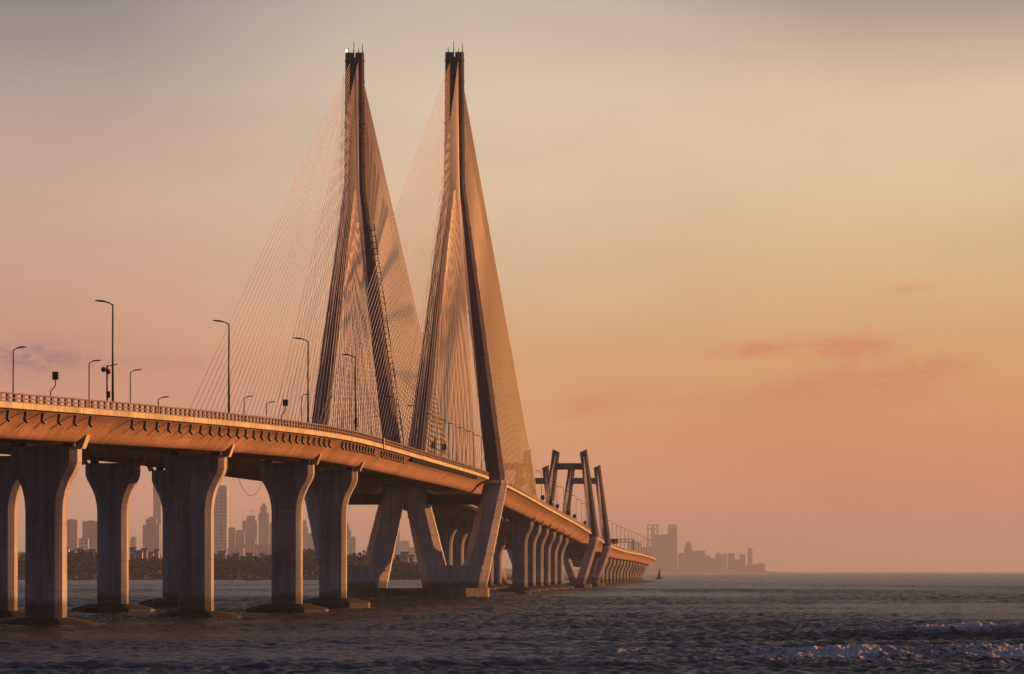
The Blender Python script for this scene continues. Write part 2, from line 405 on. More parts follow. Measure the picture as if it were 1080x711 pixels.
def portal(Y, far, label, topz):
    c0, t, r = frame(Y, far); zd = c0.z; c = Vector((c0.x, c0.y, 0))
    root = empty('portal_tower', c, label, 'bridge tower', 'smaller portal towers')
    ut = [(0, 3.6), (zd - 3, 9.6), (zd, 9.6), (topz, 5.4)]; wt = [(0, 4.2), (zd, 3.6), (topz, 2.9)]
    legs = {}
    for s in (-1, 1):
        fix_normals(leg_mesh(c, t, r, s, ut, wt, .5, zd - 1.5, 6.0, .08, 1.1).build('lower_leg', M['vleg_lightened'], root))
        b = leg_mesh(c, t, r, s, ut, wt, zd - 1.5, topz, 6.0, .08, 1.1)
        # slanted tops, higher on the outer side
        n = len(b.v); top = sorted(range(n), key=lambda i: -b.v[i][2])[:8]
        for i in top:
            p = Vector(b.v[i]); uu = (p - (c + r * (s * 5.4))).dot(r) * s; b.v[i] = (p.x, p.y, p.z + uu * .45)
        legs[s] = fix_normals(b.build('leg', M['tower'], root))
    k = MB(); k.box(c + Vector((0, 0, topz - 6.2)), (10.5, 2.6, 2.6), r); k.build('cross_beam', M['tower'], root)
    k = MB(); k.box(c + Vector((0, 0, zd - 5.4)), (14, 3, 2.6), r); k.build('deck_beam', M['tower'], root)
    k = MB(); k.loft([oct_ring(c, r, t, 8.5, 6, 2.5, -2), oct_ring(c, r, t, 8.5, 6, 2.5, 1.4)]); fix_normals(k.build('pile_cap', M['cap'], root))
    for s in (-1, 1):
        for d in (-1, 1):
            for i in range(6):
                f = i / 5; cd, td, rd = frame(Y + d * (18 + 55 * f), far); zt = topz - 9 + 7.5 * f
                stay(legs[s], c + r * (s * interp(ut, zt)) + Vector((0, 0, zt)), cd + rd * (s * 8.9) + Vector((0, 0, .3)), .075)
portal(1885, False, 'nearer portal tower with crossbeam, astride the sunlit deck, tallest of the small ones', 54.4)
portal(2040, False, 'portal tower seen through the legs of the nearer one on the sunlit deck', 51.6)
portal(1885, True, 'portal tower on the far deck, half hidden by the tall sunlit leg', 54.4)
portal(2040, True, 'portal tower on the far deck just right of the tall tower', 51.6)

# ------------------------------------------------------------------ lamps, signs, cameras
def lamp(Y, far, u, h, arm, label, group, r0=.16, arml=1.0):
    c, t, r = frame(Y, far); b = c + r * u + Vector((0, 0, PAR * .9))
    root = empty('street_lamp', b, label, 'street lamp', group)
    top = b + Vector((0, 0, h)); a = r * arm
    k = MB(); k.tube([b, b + Vector((0, 0, h * .5)), top], [r0, r0 * .8, r0 * .6], 7); k.build('pole', M['galv'], root)
    k = MB(); k.tube([top - Vector((0, 0, .1)), top + a * (arml * .5) + Vector((0, 0, .16)), top + a * arml + Vector((0, 0, .3))], r0 * .5, 6); k.build('arm', M['galv'], root)
    e = top + a * (arml + .5) + Vector((0, 0, .36))
    k = MB(); rings = []
    ax = (a + Vector((0, 0, .1))).normalized(); w = Vector((-a.y, a.x, 0))
    for f, hw, hh in ((-.75, .1, .07), (-.4, .24, .13), (.2, .27, .14), (.6, .2, .09), (.75, .06, .04)):
        p = e + ax * f; rings.append([p + w * (hw * x) + Vector((0, 0, hh * z)) for x, z in ((1, -.6), (1, .3), (.5, 1), (-.5, 1), (-1, .3), (-1, -.6))])
    k.loft(rings, True); fix_normals(k.build('lamp_head', M['steel'], root))
    return root
g1 = 'tall street lamps on the near edge of the deck'
for i, (px, py) in enumerate([(119, 320.5), (241.5, 341), (325, 359), (375, 376)]):
    Y = at_px(px, 8.3); c, t, r = frame(Y); h = z_of(py, Y) - c.z - PAR
    lamp(Y, False, 8.3, h, -1, ['tall thin street lamp beside the camera pole, arm pointing left', 'tall street lamp standing before the far end of the left cable fan', 'tall street lamp in front of the left tower cables', 'tall street lamp between the legs of the left tower'][i], g1)
g2 = 'street lamps on the outer edge of the far deck'
for i, (px, py, l) in enumerate([(14, 367, 'street lamp near the left edge of the photo, arm pointing right'), (94, 381.5, 'street lamp between the square sign and the camera pole'), (137.5, 391.5, 'street lamp just right of the tall lamp with camera pole'),
                     (167, 420, 'low lamp head barely above the railing right of the first lamps'), (257.5, 419, 'small street lamp right of the second tall lamp'), (281, 425, 'small street lamp beside the dark hanging sign at the left tower'),
                     (318, 417, 'small street lamp close behind the third tall lamp'), (361, 421, 'small street lamp right of the left tower inner leg'), (392, 440, 'small lamp near the right leg of the left tower'),
                     ]):
    Y = at_px(px, -8.3, True); c, t, r = frame(Y, True); h = z_of(py, Y) - c.z - PAR
    lamp(Y, True, -8.3, h, 1, l, g2, .15, .75)
g3 = 'slim lamps along the cable-stayed deck'
for i, px in enumerate([418, 440, 458.5, 473, 481.5, 491.5, 499.5, 508, 527]):
    Y = at_px(px, 8.3); lamp(Y, False, 8.3, 8.2, -1, f'{ORD[i]} slim lamp along the railing below the right tower', g3, .10, .8)
g4 = 'distant lamps along the descending deck'
for i in range(10):
    Y = 1350 + 55 * i; lamp(Y, False, 8.3, 9.0, -1, f'{ORD[i]} faint lamp on the deck between tall and portal towers', g4, .11, .8)
for i in range(14):
    Y = 2090 + 62 * i; lamp(Y, False, 8.3, 10.5 - .1 * i, -1, f'{ORD[i]} far thin lamp beyond the portal towers', g4, .12, .8)

def sign(px, py, side, w, h, label, far=False):
    Y = at_px(px, side, far); c, t, r = frame(Y, far); b = c + r * side + Vector((0, 0, PAR * .9)); z = z_of(py, Y)
    root = empty('traffic_sign', b, label, 'sign', 'dark signs above the railing')
    p = Vector((b.x, b.y, z)); d = z - b.z
    k = MB(); k.tube([b - r * .7, b - r * .55 + Vector((0, 0, d * .3)), b + Vector((0, 0, d * .55)), p - Vector((0, 0, h * .4))], .07, 6); k.build('post', M['galv'], root)
    k = MB(); k.box(p, (w, .16, h), r); k.box(p - t * .12, (w * .8, .1, h * .82), r); k.build('panel', M['steel'], root)
sign(58.5, 397, 8.3, .75, .95, 'small dark square sign on a bent post left of the lamps')
sign(301, 425, 8.3, .75, .95, 'small dark square sign at the foot of the left cable fan')
sign(457, 470, 8.3, .85, 1.3, 'tiny dark sign on the railing left of the right tower leg')
sign(468.5, 471.5, 8.3, 1.0, 1.4, 'tiny dark sign beside another on the railing under the right tower')
# camera pole next to the first tall lamp
Y = at_px(113, 8.3); c, t, r = frame(Y); b = c + r * 8.3 + Vector((0, 0, PAR * .9)); H = z_of(386, Y) - b.z
root = empty('camera_pole', b, 'short pole with arm and two round camera heads beside the first tall lamp', 'camera pole')
k = MB(); k.tube([b, b + Vector((0, 0, H))], .11, 7); k.build('pole', M['galv'], root)
k = MB(); k.tube([b + Vector((0, 0, H - .1)), b + r * 1.3 + Vector((0, 0, H + .15))], .06, 6); k.build('arm', M['galv'], root)
for a, z in ((-.45, -.5), (.15, -.75)):
    k = MB(); k.ball(b + r * a + Vector((0, 0, H + z)), .32); k.build('camera_head', M['steel'], root)
k = MB(); k.box(b + r * .2 + Vector((0, 0, .9)), (.4, .35, .8), r); k.build('control_box', M['steel'], root)
# equipment boxes on the lamp at the left tower
Y = at_px(375.5, 8.05); c, t, r = frame(Y); b = c + r * 8.05 + Vector((0, 0, z_of(446, Y) - c.z))
k = MB(); k.box(b, (.5, .45, 1.5), r); k.ball(b + Vector((0, 0, .2)) - t * .25, .35)
prop(k.build('equipment_box', M['steel'], None, b), 'dark rounded box fixed to the lamp pole between the left tower legs', 'box')
# round floodlights along the railing beyond the tower
for i, (px, py) in enumerate([(562.5, 513.3), (572.5, 521), (581, 526.5), (588, 532), (600, 541), (606, 544.5), (617, 552), (627, 558.5), (642.5, 569), (648, 571.5)]):
    Y = at_px(px, 8.5); c, t, r = frame(Y); b = c + r * 8.5 + Vector((0, 0, PAR - .02))
    root = empty('floodlight', b, f'{ORD[i]} round floodlight on the railing beyond the right tower', 'floodlight', 'round floodlights on the railing')
    k = MB(); k.tube([b, b + Vector((0, 0, .7))], .12, 6); k.build('stand', M['steel'], root)
    k = MB(); k.ball(b + Vector((0, 0, 1.2)), (.75, .75, .8), 10, 6); k.build('lamp_head', M['steel'], root)
# overhead gantry far along the deck
Y = at_px(668, 8.2); c, t, r = frame(Y)
root = empty('sign_gantry', c, 'dark overhead sign gantry far along the descending deck', 'gantry')
for s in (-1, 1):
    k = MB(); k.box(c + r * (8.1 * s) + Vector((0, 0, 3.7)), (.55, .55, 7.3), r); k.build('post', M['steel'], root)
k = MB()
for z in (5.7, 7.2): k.box(c + Vector((0, 0, z)), (16.9, .45, .35), r)
for q in range(9): k.box(c + r * (-8 + 2 * q) + Vector((0, 0, 6.45)), (.22, .35, 1.3), r)
k.build('truss', M['steel'], root)
k = MB(); k.box(c - r * 3.2 + Vector((0, 0, 5.9)) - t * .4, (6.5, .2, 2.4), r); k.build('sign_panel', M['steel'], root)

# sagging cable under the far deck
c, t, r = frame(1000, True)
def P(px, py, Y): return Vector(((px - 540) * Y / F, Y, z_of(py, Y)))
k = MB(); pts = []
for i in range(17):
    f = i / 16; px = 250 + 29 * f; py = 501 + 2 * f + 21 * (1 - (2 * f - 1) ** 2); pts.append(P(px, py, 905 + 40 * f))
k.tube(pts, .045, 5); prop(k.build('hanging_cable', M['galv'], None, pts[0]), 'thin slack cable sagging below the deck between two piers', 'cable')

# ------------------------------------------------------------------ sea: one sheet of waves out to the horizon
def build_sea():
    rs = [8, 30, 70, 120] + list(np.exp(np.arange(math.log(200), math.log(3200), .00118))) + list(np.exp(np.linspace(math.log(3206), math.log(45000), 300)))
    rs = np.array(rs)
    d0 = .00062
    th = list(np.arange(-.135, .135, d0)); a = th[-1]; st = d0
    while a < math.pi / 2 + .3: st *= 1.09; a += st; th.append(a); th.insert(0, -a)
    th = np.array(th)
    R, T = np.meshgrid(rs, th, indexing='ij')
    X = R * np.sin(T); Yy = R * np.cos(T)
    dr = np.gradient(rs)[:, None]; dt = np.gradient(th)[None, :] * R
    cell = np.maximum(np.maximum(dr * .8, dt), 1e-3)
    rg = np.random.default_rng(3)
    Z = np.zeros_like(X); gust = np.zeros_like(X)
    for i in range(9):
        kx, ky = rg.normal(0, 1, 2) * .02; gust += np.sin(kx * X * .7 + ky * Yy + rg.uniform(0, 6.28))
    gust = np.clip(.8 + .2 * gust, .25, 1.5)
    for i in range(110):
        lam = 1.0 * (10 ** ((i / 109) ** 1.1)); k = 2 * math.pi / lam
        ang = rg.normal(-2.0, .8)                        # running in from the right and the open sea
        amp = .0205 * (lam / 3) ** .45 * rg.uniform(.5, 1.4) * (1.0 if lam < 6 else .7)
        ph = rg.uniform(0, 6.28)
        q = k * (math.cos(ang) * X + math.sin(ang) * Yy) + ph
        # patches: each train comes in groups, along and across its crests
        gq = (.5 + .5 * np.sin(q * rg.uniform(.06, .16) + rg.uniform(0, 6.28))) * (.5 + .5 * np.sin(rg.uniform(.12, .3) * k * (math.sin(ang) * X - math.cos(ang) * Yy) + rg.uniform(0, 6.28)))
        att = .5 + .5 * np.clip((lam / cell - 1.6) / 2.0, 0, 1)
        s = np.sin(q)
        Z += amp * att * gust * (.3 + 1.9 * gq) * (s + .3 * np.cos(2 * q))
    # breaking swells near the shore, on the right
    foam = np.zeros_like(X)
    def swell(y0, slope, bow, A, w, xa, xb, soft, fl, fw, fx0, fx1, seed):
        nonlocal Z, foam
        r2 = np.random.default_rng(seed); wob = sum(np.sin(X * r2.uniform(.03, .45) + r2.uniform(0, 6)) * r2.uniform(.3, 1.0) for _ in range(6))
        yc = y0 + slope * X + bow * X * X * .001 + wob * .9; q = Yy - yc
        env = 1 / (1 + np.exp(-(X - xa) / soft)) * 1 / (1 + np.exp((X - xb) / soft))
        hgt = np.where(q < 0, np.exp(-(q / (w * .55)) ** 2), np.exp(-(q / (w * 1.6)) ** 2))
        Z = Z * (1 - .7 * env * np.clip(hgt * A, 0, 1)) + A * env * hgt
        e2 = 1 / (1 + np.exp(-(X - fx0) / 2.5)) * 1 / (1 + np.exp((X - fx1) / 2.5))
        brk = .74 + .26 * np.sin(X * .33 + wob * 1.3 + seed)
        foam = np.maximum(foam, fl * e2 * brk * np.exp(-((q + fw * .25) / fw) ** 2))
    swell(452, -.05, 0, 1.5, 8.5, 30, 90, 5, 1.6, 2.4, 36, 49, 1)
    swell(452, -.05, 0, .0, 7.5, 30, 90, 5, 1.1, 1.1, 29, 56, 8)
    swell(346, .10, 0, .95, 6.5, 17, 80, 3, 1.2, 6.5, 16, 70, 2)
    swell(372, .05, 0, .35, 5, 2, 60, 4, .85, 4, 4, 34, 4)
    swell(322, .05, 0, .35, 5, -28, 30, 4, .7, 3.0, 2, 40, 5)
    swell(318, .02, 0, .5, 5, -40, 22, 5, .25, 1.5, -20, 10, 6)
    swell(405, .02, 0, .45, 7, -10, 60, 6, .2, 1.0, 20, 50, 7)
    swell(560, .03, 0, .35, 8, 5, 80, 6, .0, 1.0, 20, 50, 9)
    for yy, fr_, cz in [(490, 0, 0), (575, 0, 0), (657, 0, 0), (742, 0, 0), (821, 0, 0), (657, 1, 0), (742, 1, 0), (821, 1, 0)]:      # wash round the pile caps
        pc_ = frame(yy, bool(fr_))[0]; dd = np.hypot(X - pc_.x, (Yy - pc_.y) * .9); foam = np.maximum(foam, .42 * np.exp(-((dd - 7.6) / 1.5) ** 2))
        foam = np.maximum(foam, .30 * np.exp(-((Yy - pc_.y + 9) / 5) ** 2 - ((X - pc_.x + 6) / 9) ** 2))
    far = np.exp(-((Yy - 3300) / 420) ** 2) / (1 + np.exp(-(X - 128) / 3)) / (1 + np.exp((X - 172) / 4)); foam = np.maximum(foam, .85 * far)
    Z += np.clip(foam, 0, 1) * (Yy < 700) * rg.uniform(-.1, .26, X.shape)
    nr, nt_ = X.shape
    co = np.stack([X, Yy, Z], -1).reshape(-1, 3).astype(np.float32)
    idx = np.arange(nr * nt_).reshape(nr, nt_)
    q = np.stack([idx[:-1, :-1], idx[:-1, 1:], idx[1:, 1:], idx[1:, :-1]], -1).reshape(-1, 4)[:, ::-1]
    me = bpy.data.meshes.new('sea'); me.vertices.add(len(co)); me.vertices.foreach_set('co', co.ravel())
    me.loops.add(q.size); me.loops.foreach_set('vertex_index', q.ravel().astype(np.int32))
    me.polygons.add(len(q)); me.polygons.foreach_set('loop_start', np.arange(0, q.size, 4, dtype=np.int32)); me.polygons.foreach_set('loop_total', np.full(len(q), 4, np.int32))
    me.polygons.foreach_set('use_smooth', np.ones(len(q), bool))
    me.update(calc_edges=True)
    at = me.attributes.new('foam', 'FLOAT', 'POINT'); at.data.foreach_set('value', foam.ravel().astype(np.float32))
    m, nt, b = mat_new('sea water')
    geo = nt.nodes.new('ShaderNodeNewGeometry'); a = nt.nodes.new('ShaderNodeAttribute'); a.attribute_name = 'foam'
    mp = nd(nt, 'ShaderNodeMapping'); mp.inputs['Scale'].default_value = (.5, .35, .5); nt.links.new(geo.outputs['Position'], mp.inputs[0])
    n1 = nd(nt, 'ShaderNodeTexNoise', Scale=3.4, Detail=8.0, Roughness=.72); nt.links.new(mp.outputs[0], n1.inputs['Vector'])
    n2 = nd(nt, 'ShaderNodeTexNoise', Scale=.8, Detail=5.0, Roughness=.6); nt.links.new(geo.outputs['Position'], n2.inputs['Vector'])
    f = math_(nt, 'ADD', a.outputs['Fac'], math_(nt, 'MULTIPLY', math_(nt, 'SUBTRACT', n1.outputs[0], .5), 3.0))
    fm = math_(nt, 'MULTIPLY', math_(nt, 'SUBTRACT', f, .36, ), 1.7, True)
    fm = math_(nt, 'MULTIPLY', fm, math_(nt, 'GREATER_THAN', a.outputs['Fac'], .04))
    nt.links.new(mixc(nt, fm, (.016, .024, .034), (.72, .70, .69)), b.inputs['Base Color'])
    nt.links.new(math_(nt, 'ADD', math_(nt, 'MULTIPLY', fm, .5), .25), b.inputs['Roughness'])
    b.inputs['IOR'].default_value = 1.33
    bp = nd(nt, 'ShaderNodeBump', Strength=1.0, Distance=.8); nt.links.new(n2.outputs[0], bp.inputs['Height']); nt.links.new(bp.outputs[0], b.inputs['Normal'])
    me.materials.append(m)
    o = bpy.data.objects.new('sea', me); COL.objects.link(o); prop(o, 'dark choppy sea with breaking swells in the foreground', None, None, 'structure')
build_sea()

# ------------------------------------------------------------------ far shores and skylines
def terrain(name, pts, depth, label):
    """low land: outline along the waterline (x, y) with heights, running back by depth"""
    k = MB(); rings = []
    for x, y, h in pts:
        rings.append([(x, y, -1), (x * 1.002, y + 12, h * .45), (x * 1.01, y + 60, h), (x * (1 + depth / y), y + depth, h * 1.1), (x * (1 + depth / y), y + depth, -1)])
    k.loft(rings, True); prop(fix_normals(k.build(name, M['land'])), label, None, None, 'structure')
terrain('shore', [(-1500 + 60 * i, 3650 + 40 * math.sin(i * .9), 3.0 + 1.0 * math.sin(i * 1.7)) for i in range(27)], 13500, 'low far shore of the bay behind the bridge')
terrain('headland', [(-80 + 53 * i, 21000 + 80 * math.sin(i), 16 + 4 * math.sin(i * 2.1) if i < 19 else max(1.0, 16 - 2.6 * (i - 19))) for i in range(26)], 5000, 'low distant headland on the right horizon')

def trees():
    """dense mangrove wood along the far shore, one mass of leaf clumps"""
    k = MB(); R = random.Random(4)
    for i in range(9500):
        y = 3655 + R.random() ** 1.5 * 170; x = R.uniform(-395, -25) if R.random() < .85 else R.uniform(-700, -20)
        hmax = 13.5 + 3.5 * math.sin(x * .031) + 2.2 * math.sin(x * .11 + 1) + (y - 3655) * .035
        z = 2 + (hmax - 2) * R.random() ** .75; s = R.uniform(.6, 1.6)
        for q in range(3):
            c = Vector((x + R.uniform(-2, 2), y + R.uniform(-2, 2), z + R.uniform(-1, 1)))
            a = Vector((R.gauss(0, 1), R.gauss(0, 1), R.gauss(0, 1))).normalized(); b = a.orthogonal().normalized(); d = a.cross(b)
            k.add([c + b * s, c + d * s * .8, c - b * s, c - d * s * .8], [(0, 1, 2, 3)])
    prop(k.build('mangrove_wood', M['leaf'], None, (-200, 3700, 0)), 'dark dense wood along the far shore under the bridge', 'wood', None, 'stuff')
trees()

def building(px0, px1, py_top, Y, mat, label, group, base=585, style='flat', depth=None, name='apartment_tower'):
    x0, x1 = (px0 - 540) * Y / F, (px1 - 540) * Y / F; zt = z_of(py_top, Y); w = x1 - x0; d = depth or max(14, min(w, 40))
    cx = (x0 + x1) / 2; cy = Y + d / 2
    root = empty(name, (cx, cy, 0), label, 'building', group)
    def bx(nm, m, a, b, yy0, yy1, z0, z1):
        k = MB(); k.box(((a + b) / 2, (yy0 + yy1) / 2, (z0 + z1) / 2), (b - a, yy1 - yy0, z1 - z0)); return k.build(nm, m, root)
    if style == 'flat':
        bx('wall', mat, x0, x1, Y, Y + d, 0, zt - 2.5); bx('roof', ROOF[0], x0 + w * .3, x0 + w * .72, Y + d * .3, Y + d * .7, zt - 2.5, zt)
        bx('parapet', ROOF[0], x0 - .4, x1 + .4, Y - .4, Y + d + .4, zt - 3.4, zt - 2.3)
    elif style == 'step':
        bx('wall', mat, x0, x1, Y, Y + d, 0, zt * .86); bx('upper_wall', mat, x0 + w * .18, x1 - w * .18, Y + d * .1, Y + d * .8, zt * .86, zt * .96); bx('roof', ROOF[0], x0 + w * .35, x1 - w * .35, Y + d * .3, Y + d * .6, zt * .96, zt)
    elif style == 'balcony':
        bx('wall', mat, x0 + w * .06, x1 - w * .06, Y + 1.5, Y + d - 1.5, 0, zt - 2)
        k = MB(); z = 8
        while z < zt - 3: k.box(((x0 + x1) / 2, cy, z), (w, d, 3.6)); z += 9.4
        k.build('balcony_slabs', SLAB, root); bx('roof', ROOF[0], x0 + w * .1, x1 - w * .1, Y + 3, Y + d - 3, zt - 2, zt)
        bx('stair_core', FA[1], x0 + w * .5, x0 + w * .62, Y - .8, Y + 3, 0, zt - 3)
    elif style == 'frame':
        bx('wall', mat, x0, x1, Y, Y + d, 0, zt * .55)
        k = MB()
        for a in (x0 + w * .08, x0 + w * .5, x1 - w * .08): k.box((a, Y + 3, zt * .775), (w * .13, 6, zt * .45)); k.box((a, Y + d - 3, zt * .775), (w * .13, 6, zt * .45))
        for q in (.66, .78, .9, .985): k.box((cx, cy, zt * q), (w, d, zt * .025))
        k.build('open_floors', mat, root); bx('lift_core', ROOF[0], x0 + w * .35, x1 - w * .3, Y + d * .4, Y + d * .6, zt * .55, zt * .95)
    elif style == 'crane':
        bx('wall', mat, x0, x1, Y, Y + d, 0, zt * .9); bx('upper_wall', mat, x0 + w * .3, x1 - w * .12, Y + 2, Y + d - 2, zt * .9, zt * .985)
        k = MB(); k.box((cx + w * .1, cy, zt * 1.02), (1.2, 1.2, zt * .17)); k.box((cx, cy, zt * 1.07), (w * .9, 1, 1)); k.build('roof_crane', M['galv'], root)
    elif style == 'round':
        k = MB(); k.tube([(cx, cy, 0), (cx, cy, zt * .93), (cx, cy, zt)], [w / 2, w / 2, w * .33], 12, False); k.build('wall', mat, root)
    elif style == 'house':
        bx('wall', mat, x0, x1, Y, Y + d, 0, zt - 1.6)
        k = MB(); rf = [(x0 - .6, Y - .6, zt - 1.7), (x1 + .6, Y - .6, zt - 1.7), (x1 + .6, Y + d + .6, zt - 1.7), (x0 - .6, Y + d + .6, zt - 1.7), (x0 - .6, cy, zt), (x1 + .6, cy, zt)]
        k.add(rf, [(0, 1, 5, 4), (3, 4, 5, 2), (0, 4, 3), (1, 2, 5), (0, 3, 2, 1)]); k.build('roof', ROOF[1 + (int(px0 * 7) % 3)], root)
    return root
gl = 'buildings across the bay behind the piers'
L = [
 (69, 81.5, 547.5, 4600, 1, 'plain grey block between the nearest pier and the next pier', 'flat'),
 (87, 104, 549, 4700, 1, 'wide grey block with roof box right of the plain grey block', 'flat'),
 (83, 93, 567, 4400, 0, 'short pale lit building in front of the two grey blocks', 'flat'),
 (93.5, 106, 565, 4450, 2, 'short warm lit building against the dark far-deck pier', 'flat'),
 (137, 145, 566, 5200, 0, 'small hazy round building right of the dark far-deck pier', 'round'),
 (150.5, 168, 545, 4700, 1, 'squat stepped block in front of the thin pale tower', 'step'),
 (161.5, 169.5, 510, 5600, 3, 'thin pale glass tower rising behind the stepped block', 'flat'),
 (224, 240, 512, 4500, 0, 'tall white slab with rows of balconies beside the second sunlit pier', 'balcony'),
 (240.5, 248, 556, 4900, 1, 'grey block next to the tall white balcony slab', 'flat'),
 (248, 257.5, 559, 4950, 1, 'second grey block right of the balcony slab', 'flat'),
 (255.5, 271, 543, 5600, 3, 'hazy stepped tower under construction with a crane', 'crane'),
 (257, 272, 569, 4600, 2, 'broad beige block below the crane tower', 'step'),
 (272.5, 283.5, 531, 5700, 3, 'tall hazy glass tower left of the third sunlit pier', 'step'),
 (240, 257, 577, 4300, 2, 'low warm apartment row at the foot of grey blocks', 'flat'),
 (272, 287, 574, 4350, 2, 'low beige block at the foot of the hazy glass tower', 'flat'),
 (284, 292, 551, 5800, 3, 'hazy tower partly behind the third sunlit pier', 'flat'),
 (317, 325, 548, 5700, 2, 'hazy tower between the third and fourth sunlit piers', 'step'),
 (324, 333, 562, 5200, 1, 'lower block between the third and fourth sunlit piers', 'flat'),
 (361, 370.5, 552, 5300, 2, 'warm beige tower right of the last approach pier', 'step'),
 (369, 375, 566, 5000, 3, 'small glass block right of the warm beige tower', 'flat'),
 (413, 421.5, 553, 6300, 3, 'tall faint tower seen under the V legs', 'step'),
 (421, 432, 570, 6000, 0, 'pale faint block under the V legs', 'flat'),
 (404, 414, 573, 5800, 1, 'faint block left of the tower seen under V legs', 'flat'),
 (430, 446, 577, 5600, 2, 'low faint block seen at the right under V legs', 'flat'),
]
for px0, px1, pt, Y, fi, l, st in L: building(px0, px1, pt, Y * 2.8, FA[fi], l, gl, style=st)
# small houses on the shore behind the wood
spots = [(70, 577, 'rusty'), (76, 580, ''), (84, 578, ''), (90, 582, ''), (96, 579, ''), (102, 583, ''), (140, 577, ''), (146, 580, ''), (152, 578, ''), (158, 582, ''), (165, 579, ''), (228, 584, ''), (234, 581, ''), (241, 585, ''), (249, 583, ''), (256, 586, ''), (263, 583, ''), (270, 586, ''), (277, 583, ''), (283, 585, ''), (320, 582, ''), (326, 585, ''), (331, 582, ''), (399, 580, ''), (406, 584, ''), (413, 581, ''), (420, 585, ''), (427, 582, ''), (434, 585, '')]
for i, (px, py, _) in enumerate(spots):
    place = 'left of the first far-deck pier' if px < 110 else 'behind the thin pale tower gap' if px < 170 else 'below the white balcony slab' if px < 290 else 'between third and fourth piers' if px < 340 else 'under the V legs'
    w = 4 + (i * 37 % 5); w = w * .8 + 1.5
    idx = [j for j, q in enumerate(spots) if (q[0] < 110) == (px < 110) and abs(q[0] - px) < 70 and ((q[0] < 170) == (px < 170)) and ((q[0] < 340) == (px < 340)) and ((q[0] < 290) == (px < 290))].index(i)
    building(px - w / 2, px + w / 2, py, 4000 + (i * 53 % 120), FA[(i * 5) % 3], f'{ORD[idx]} low house above the dark wood, {place}', 'low houses behind the shore wood', style='house', depth=9, name='shore_house')
gr = 'hazy buildings on the right headland'
Rr = [
 (682.5, 694.5, 553, 12300, 0, 'hazy open-frame tower at the left of the headland group', 'frame'),
 (704.5, 714, 553, 12300, 0, 'tall flat-topped tower rising behind the broad block', 'flat'),
 (689, 714.5, 563.5, 12150, 1, 'broad dark block, largest on the headland, beside the bridge end', 'flat'),
 (715.5, 722, 583, 12100, 2, 'small lit orange block right of the broad block', 'flat'),
 (722, 730, 571, 12200, 1, 'slim dark tower right of the broad block', 'step'),
 (730, 744, 580.5, 12250, 1, 'blocky grey building right of the slim dark tower', 'flat'),
 (727, 740, 590, 12080, 2, 'low sunlit block in front of the grey building', 'flat'),
 (744, 749, 585.5, 12200, 1, 'narrow block between grey building and the middle row', 'flat'),
 (748, 755, 588.5, 12150, 1, 'low grey block left of the middle row', 'flat'),
 (754, 761, 583, 12250, 1, 'left block of the middle headland row', 'step'),
 (760.5, 767, 584, 12280, 2, 'beige block in the middle headland row', 'flat'),
 (768, 775, 583, 12220, 1, 'square block with roof box in the middle headland row', 'flat'),
 (774, 780, 590, 12150, 1, 'low block in the dip of the headland row', 'flat'),
 (780, 786, 584.5, 12240, 1, 'narrow block left of the round tower', 'flat'),
 (788.5, 794.5, 578, 12260, 1, 'slim rounded tower near the right end of the headland', 'round'),
 (797, 807, 593.5, 12150, 1, 'last low block at the right end of headland', 'step'),
 (786, 798, 595, 12100, 2, 'low row of houses below the rounded tower', 'flat'),
 (662, 676, 571, 12900, 0, 'very faint block above the descending deck', 'flat'),
 (676, 682.5, 577, 12800, 1, 'faint block left of the open-frame tower', 'flat'),
]
for px0, px1, pt, Y, fi, l, st in Rr: building(px0, px1, pt, Y * 1.75 + (2500 if st == 'frame' else 0), FA[fi], l, gr, style=st)

# boats moored by the far shore
def boat(px, py, Lh, mat, label):
    Y = F * HC / (py - HZ); x = (px - 540) * Y / F; c = Vector((x, Y, 0))
    root = empty('fishing_boat', c, label, 'boat', 'small boats by the far shore')
    k = MB(); rings = []
    for f, w, z0 in ((-.5, .5, .2), (-.3, .95, -.2), (.1, 1.0, -.2), (.35, .7, 0), (.5, .08, .6)):
        rings.append([(x + f * Lh, Y - w * Lh * .14, 1.3 + max(0, f) * 1.2), (x + f * Lh, Y - w * Lh * .08, z0), (x + f * Lh, Y + w * Lh * .08, z0), (x + f * Lh, Y + w * Lh * .14, 1.3 + max(0, f) * 1.2)])
    k.loft(rings); fix_normals(k.build('hull', mat, root))
    k = MB(); k.box((x - Lh * .15, Y, 2.2), (Lh * .28, Lh * .2, 1.9)); k.box((x - Lh * .15, Y, 3.25), (Lh * .34, Lh * .24, .25)); k.build('cabin', M['hull2'], root)
    k = MB(); k.tube([(x + Lh * .1, Y, 1), (x + Lh * .1, Y, 6.5)], .1, 5); k.build('mast', M['galv'], root)
for px, py, Lh, m, l in [(81, 612.2, 6, 'hull', 'red boat at the foot of the wood below the plain grey block'), (101, 612, 5, 'hull2', 'pale boat by the dark far-deck pier'), (155, 612, 6, 'hull2', 'pale boat below the squat stepped block'),
                         (252, 612, 5, 'hull2', 'pale boat below the grey blocks, left of two red boats'), (264, 612.6, 7, 'hull', 'larger red boat below the crane tower'), (273, 612.2, 5, 'hull', 'small red boat right of the larger red boat')]:
    boat(px, py, Lh, M[m], l)
# dark pointed channel marker beyond the end of the bridge
Y = F * HC / 8.6; x = (695.5 - 540) * Y / F
root = empty('channel_marker', (x, Y, 0), 'dark pointed marker standing in the water past the bridge end', 'marker')
k = MB(); k.tube([(x, Y, -1), (x, Y, 1.6)], [3.2, 2.8], 10); k.build('base', M['rock'], root)
k = MB(); k.tube([(x, Y, 1.6), (x, Y, 5), (x, Y, 8.5)], [1.9, 1.1, .25], 8); k.build('body', M['buoy'], root)
